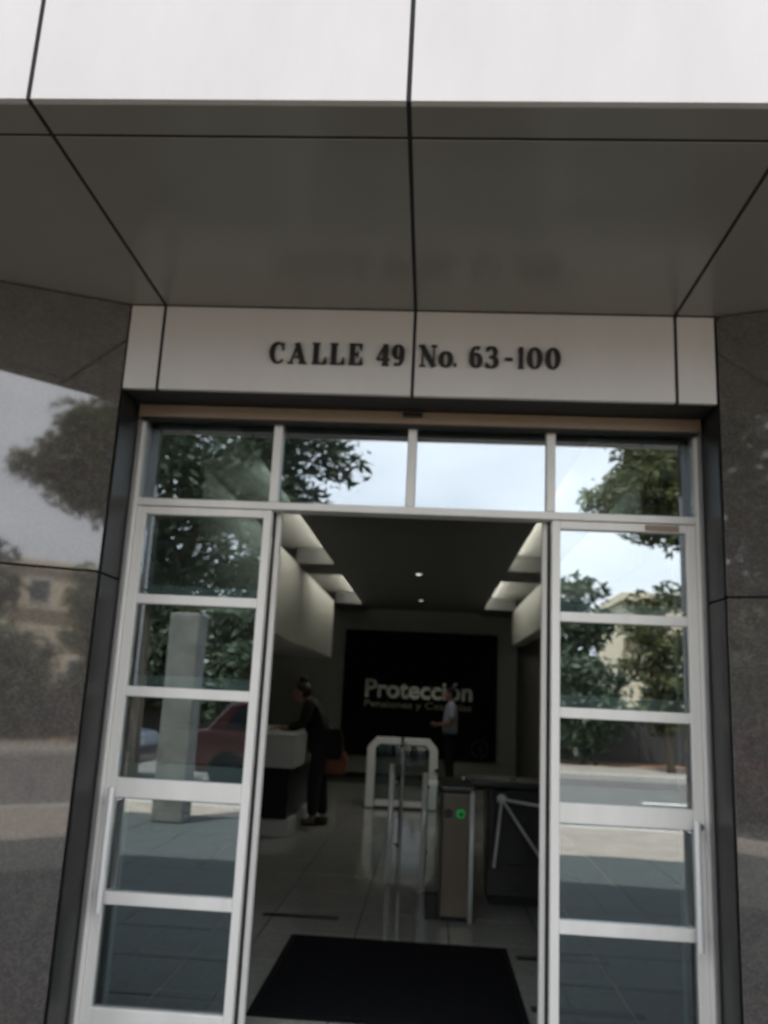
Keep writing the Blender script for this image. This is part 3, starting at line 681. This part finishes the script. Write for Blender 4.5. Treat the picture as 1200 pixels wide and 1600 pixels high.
def glyph(ch):
    """list of strokes in a unit box: (points, widths, closed)"""
    TK, TN = .24, .075; st = []
    def line(a, b, w_): st.append(([a, b], [w_, w_], False))
    def ell(cx, cy, rx, ry, a0=0, a1=360, thick=TK, n=28, wf=None):
        full = (a1 - a0) == 360; P_ = []; W = []
        for i in range(n if full else n + 1):
            a = R(a0 + (a1 - a0) * i / n); P_.append((cx + rx * math.cos(a), cy + ry * math.sin(a)))
            W.append(TN + (thick - TN) * abs(math.cos(a)) ** 1.3 if wf is None else wf(i / n, a))
        st.append((P_, W, full))
    def serif(x, y, w_=.36): line((x - w_ / 2, y), (x + w_ / 2, y), .06)
    if ch == 'C':
        ell(.52, .5, .38, .47, 48, 318, wf=lambda t, a: TN + (TK - TN) * max(0, -math.cos(a)) ** 1.1)
        line((.80, .62), (.80, .97), .075); line((.76, .80), (.74, .90), .10)
    elif ch == 'A':
        line((.16, .03), (.50, .98), .075); line((.46, .98), (.80, .03), .24); line((.26, .32), (.68, .32), .065); serif(.15, .03, .30); serif(.80, .03, .42)
    elif ch == 'L':
        line((.28, 0), (.28, 1), TK); serif(.28, .97, .46); line((.06, .03), (.88, .03), .065); st.append(([(.84, .03), (.88, .34)], [.20, .05], False))
    elif ch == 'E':
        line((.28, 0), (.28, 1), TK); line((.06, .97), (.82, .97), .065); line((.06, .03), (.86, .03), .065); line((.3, .51), (.62, .51), .065); line((.62, .38), (.62, .64), .07)
        st.append(([(.79, .97), (.82, .68)], [.18, .05], False)); st.append(([(.82, .03), (.87, .34)], [.20, .05], False))
    elif ch == '4':
        line((.62, 0), (.62, 1), TK); line((.56, .98), (.05, .30), .07); line((.03, .29), (.92, .29), .085); serif(.62, .03, .46)
    elif ch == '0':
        ell(.5, .5, .33, .46)
    elif ch == '9':
        ell(.47, .66, .29, .30); ell(.42, .5, .36, .46, -80, 32, wf=lambda t, a: .07 + (.20 - .07) * max(0, math.cos(a)) ** 1.1); st.append(([(.22, .10), (.46, .035)], [.16, .06], False))
    elif ch == '6':
        ell(.53, .34, .29, .30); ell(.58, .5, .36, .46, 100, 212, wf=lambda t, a: .07 + (.20 - .07) * max(0, -math.cos(a)) ** 1.1); st.append(([(.78, .90), (.54, .965)], [.16, .06], False))
    elif ch == '3':
        ell(.44, .74, .28, .225, -90, 150, thick=.22); ell(.44, .27, .34, .24, -150, 90, thick=.24); line((.30, .51), (.50, .51), .065)
        st.append(([(.15, .86), (.24, .80)], [.13, .13], False)); st.append(([(.09, .16), (.20, .18)], [.13, .13], False))
    elif ch == '1':
        line((.5, 0), (.5, 1), .30); st.append(([(.5, .97), (.12, .80)], [.12, .06], False)); line((.05, .03), (.95, .03), .06)
    elif ch == 'N':
        line((.20, 0), (.20, 1), .075); line((.15, .99), (.80, .01), .22); line((.80, 0), (.80, 1), .075); serif(.14, .97, .30); serif(.20, .03, .32); serif(.80, .97, .32)
    elif ch == 'o':
        ell(.5, .36, .37, .33, thick=.24)
    elif ch == '.':
        st.append(([(.5 + .22 * math.cos(R(a)), .10 + .05 * math.sin(R(a))) for a in range(0, 360, 30)], [.10] * 12, True))
    elif ch == '-':
        line((.05, .42), (.95, .42), .13)
    return st
AS = thing('address_lettering', 'black roman lettering of the street address on the white lintel', 'lettering', (0, -.335, 2.968))
LAY = [('C', 52, 115), ('A', 122, 194), ('L', 211, 272), ('L', 278, 340), ('E', 348, 408), ('4', 455, 510), ('9', 513, 563), ('N', 613, 684), ('o', 690, 738), ('.', 741, 756),
       ('6', 797, 850), ('3', 857, 912), ('-', 930, 962), ('1', 978, 1004), ('0', 1013, 1070), ('0', 1080, 1136)]
LH = .103
for ch, a, b in LAY:
    x0 = -.669 + (a - 52) * .00122; x1 = -.669 + (b - 52) * .00122; W_ = x1 - x0; z0 = 2.966 + .004 * ((a - 52) / 1083)
    mb = MB()
    for si, (P_, Wd, cl) in enumerate(glyph(ch)):
        # widths are in units of the letter height; narrow letters keep their stem weight
        k_ = min(1.0, max(.55, W_ / LH)) if ch in 'CALE' else 1.0
        pts = [(x0 + p[0] * W_, z0 + p[1] * LH) for p in P_]
        wq = [w_ * LH * 1.0 if ch not in '1.' else w_ * LH * .66 for w_ in Wd]
        stroke(mb, pts, wq, -.3455 - .0004 * si, -.3325, cl)
    mb.build('letter', M_letter, AS)

# ------------------------------------------------------------------ outside, behind the camera (seen mirrored in glass and granite)
for x, lab in ((-2.78, 'square pale concrete pillar mirrored in the left door leaf'),):
    T = thing('gate_pillar', lab, 'pillar', (x, -6.1, 0))
    bx('shaft', M_conc if x < 0 else M_conc2, T, x - (.18 if x < 0 else .14), x + (.18 if x < 0 else .14), -6.28, -5.92, .005, 2.36 if x < 0 else 1.6, .02, 2)

def tree(label, x, y, z0, h, crown, mleaf, n, leaf, seed, trunk_r=.18, lean=(0, 0), clump=.45):
    rnd = random.Random(seed)
    T = thing('tree', label, 'tree', (x, y, z0), 'trees across the street')
    cx, cy, cz, rx, ry, rz = crown
    tb = MB(); tp = Vector((cx, cy, cz)); b0 = Vector((x, y, z0))
    path = [b0 + Vector(((tp - b0).x * t ** 2.5, (tp - b0).y * t, (tp - b0).z * t)) + Vector((math.sin(t * 5 + seed) * .12, math.cos(t * 4 + seed) * .12, 0)) for t in (0, .15, .35, .55, .75, .95)]
    tb.tube(path, [trunk_r * k for k in (1.35, 1.0, .85, .7, .5, .28)], 10)
    centres = []
    nc = max(12, int(n / 130))
    while len(centres) < nc:
        p = Vector((rnd.uniform(-1, 1), rnd.uniform(-1, 1), rnd.uniform(-1, 1)))
        if .25 < p.length < 1.0: centres.append(Vector((cx + p.x * rx, cy + p.y * ry, cz + p.z * rz)))
    for c in centres[:16]:
        s0 = path[rnd.randint(3, 5)]; mid = (s0 + c) / 2 + Vector((0, 0, .15 * rz))
        tb.tube([s0, mid, c], [trunk_r * .42, trunk_r * .26, trunk_r * .08], 6)
    tb.build('trunk', M_bark, T, 0, 1, True)
    V = []; F = []
    for i in range(n):
        c = centres[rnd.randrange(nc)]; r_ = clump * rnd.random() ** .6
        d = Vector((rnd.gauss(0, 1), rnd.gauss(0, 1), rnd.gauss(0, .75))).normalized() * r_
        p = c + d; s_ = leaf * rnd.uniform(.4, 1.6)
        u = Vector((rnd.gauss(0, 1), rnd.gauss(0, 1), rnd.gauss(0, .6))).normalized(); v = u.orthogonal().normalized() * .45
        v = Matrix.Rotation(rnd.uniform(0, 6.28), 3, u) @ v
        b = len(V); V += [tuple(p - u * s_), tuple(p + v * s_ * .8 - u * s_ * .1), tuple(p + u * s_), tuple(p - v * s_ * .8 - u * s_ * .1)]; F.append((b, b + 1, b + 2, b + 3))
    me = bpy.data.meshes.new('crown'); me.from_pydata(V, [], F); obj('crown', me, mleaf, T)
    return T
tree('broad dark tree mirrored at the left of the transom', -4.6, -9.2, -.004, 6, (-3.75, -9.2, 5.0, 2.3, 2.2, 2.1), M_leaf1, 23000, .085, 1, .2, clump=.55)
tree('sunny yellow green tree mirrored at the right of the transom', 11.6, -25.5, -.1, 10, (8.4, -25.2, 9.2, 2.8, 2.4, 2.3), M_leaf2, 12000, .16, 2, .24, clump=.7)
fx = [(-17, 6.6), (-13.5, 7.3), (-10.2, 6.4), (-6.8, 7.0), (-3.2, 5.6), (.4, 5.0), (2.6, 6.0), (4.9, 6.3), (13.5, 5.4), (17, 6.8), (21, 7.2)]
names = ['leftmost far tree in the row behind the hedge', 'second far tree from the left behind the hedge', 'third far tree from the left behind the hedge', 'fourth far tree from the left behind the hedge',
         'fifth far tree from the left behind the hedge', 'sixth far tree from the left behind the hedge', 'far tree behind the hedge just left of the two mirrored in the right leaf', 'far tree mirrored highest in the right door leaf', 'far tree right of the cream house',
         'second far tree right of the cream house', 'rightmost far tree in the row behind the hedge']
for i, ((x, h), lab) in enumerate(zip(fx, names)):
    tree(lab, x, -29.5 + (i % 3), -.1, h, (x + .2, -29.5 + (i % 3), h * .60, 1.9, 1.8, h * .40), (M_leaf1, M_leaf3, M_leaf2)[i % 3], 4200, .20, 20 + i, .16, clump=.75)

tree('dense bushy tree on the verge, mirrored behind the left pillar', -8.6, -19.8, -.02, 4, (-8.6, -19.8, 2.2, 2.1, 1.3, 1.7), M_leaf1, 7000, .12, 61, .09, clump=.6)
tree('dense bushy tree on the verge behind the parked red car', -4.9, -20.0, -.02, 4, (-4.9, -20.0, 2.3, 2.2, 1.3, 1.7), M_leaf3, 7000, .12, 62, .09, clump=.6)
tree('low bushy tree on the verge, mirrored in the right door leaf', 4.3, -19.9, -.02, 3, (4.3, -19.9, 1.6, 1.6, 1.1, 1.3), M_leaf3, 6000, .11, 63, .08, clump=.5)
tree('slim sunlit tree by the kerb, mirrored near the right edge of the right leaf', 6.0, -18.0, -.02, 5, (6.0, -18.0, 3.0, .85, .8, 2.0), M_leaf2, 5500, .10, 64, .08, clump=.4)
# hedge and iron fence across the street
hd = bpy.data.meshes.new('hedge'); V = []; F = []; rnd = random.Random(5)
for i in range(26000):
    p = Vector((rnd.uniform(-22, 24), -22 + rnd.uniform(-.5, .5), rnd.random() ** .7 * (1.35 + .25 * math.sin(i % 37)))); s_ = rnd.uniform(.06, .13)
    u = Vector((rnd.gauss(0, 1), rnd.gauss(0, 1), rnd.gauss(0, 1))).normalized(); v = u.orthogonal().normalized() * .5
    b = len(V); V += [tuple(p - u * s_), tuple(p + v * s_), tuple(p + u * s_), tuple(p - v * s_)]; F.append((b, b + 1, b + 2, b + 3))
hd.from_pydata(V, [], F); ho = obj('hedge', hd, M_leaf1); tag(ho, 'low dark hedge along the far side of the street', 'hedge', kind='stuff')
FE = thing('board_fence', 'dark timber board fence before the hedge across the street', 'fence', (1, -20.9, 0))
fb = MB().box(-.126, .126, -.012, .012, 0, 1.3).mesh('board'); fb.materials.append(M_fence)
for i in range(150):
    o = obj('board', fb, None, FE); o.location = (-18 + i * .26, -20.9, .0)
for z in (.2, 1.15): bx('rail', M_fence, FE, -18.1, 20.9, -20.96, -20.913, z, z + .05, 0)

# cream house far across the street
HB = thing('cream_house', 'two storey cream house mirrored in the polished granite pier', 'building', (12.5, -40, 0))
bx('wall', M_bldg, HB, 9.4, 19, -44, -37, -.1, 6.6, 0)
bx('parapet', M_bldg, HB, 9.2, 19.2, -44.2, -36.8, 6.601, 7.0, .02)
bx('storey_band', M_bldgd, HB, 9.3, 19.1, -37.12, -36.99, 4.05, 4.75, 0)
for i in range(4):
    for z in (1.4, 5.0):
        x = 10.6 + i * 2.2
        wn = bx('window', M_alu, HB, x - .55, x + .55, -36.995, -36.96, z, z + 1.15, 0); bx('pane', M_winfar, wn, x - .48, x + .48, -36.958, -36.95, z + .07, z + 1.08, 0)

# parked cars
def car(name, label, paint, xc, yc, flip=1):
    T = thing(name, label, 'car', (xc, yc, -.13), 'cars parked at the kerb')
    def pr(n, poly, y0, y1, m, par, bev=.0, seg=2): return MB().prism([(xc + flip * a, b - .13) for a, b in poly], yc + y0, yc + y1, 'y').build(n, m, par, bev, seg)
    bd = pr('body', [(-2.05, .32), (-2.1, .62), (-2.0, .88), (-1.75, .95), (.75, .97), (1.85, .80), (2.08, .62), (2.1, .32), (1.75, .25), (-1.75, .25)], -.82, .82, paint, T, .07, 3)
    pr('cabin', [(-1.72, .93), (-1.32, 1.40), (-.9, 1.47), (.05, 1.46), (.35, 1.38), (.95, .95)], -.68, .68, paint, T, .05, 3)
    for s in (-1, 1):
        y0, y1 = sorted((s * .681, s * .688))
        pr('side_window', [(-1.38, .98), (-1.2, 1.34), (-.45, 1.39), (-.45, .98)], y0, y1, M_cglass, T); pr('side_window', [(-.38, .98), (-.38, 1.39), (.05, 1.38), (.30, 1.30), (.72, .98)], y0, y1, M_cglass, T)
        pr('door_handle', [(-.62, .86), (-.45, .86), (-.45, .89), (-.62, .89)], *sorted((s * .82, s * .84)), M_aludk, T)
        pr('headlight', [(1.80, .62), (2.05, .60), (2.03, .70), (1.80, .76)], *sorted((s * .60, s * .80)), M_lampw, T, .02); pr('tail_lamp', [(-2.11, .66), (-1.9, .66), (-1.9, .85), (-2.04, .85)], *sorted((s * .60, s * .805)), M_lampr, T, .02)
        for xx in (-1.28, 1.30):
            c = Vector((xc + flip * xx, yc + s * .74, .18))
            wm = MB().tube([c - Vector((0, .1, 0)), c + Vector((0, .1, 0))], .31, 24).build('wheel', M_tyre, T, .03, 2)
            MB().tube([c + Vector((0, s * .101, 0)), c + Vector((0, s * .108, 0))], .16, 20).build('rim', M_tyre, wm)
    pr('windscreen', [(.34, 1.40), (.38, 1.40), (.98, .97), (.92, .97)], -.58, .58, M_cglass, T); pr('rear_window', [(-1.76, .95), (-1.70, .95), (-1.34, 1.36), (-1.38, 1.36)], -.56, .56, M_cglass, T)
car('parked_car', 'red hatchback parked at the kerb, mirrored low in the left leaf', M_red, -1.95, -11.4)
car('parked_car', 'slate blue hatchback parked behind the red car', M_blue, -6.85, -11.5)
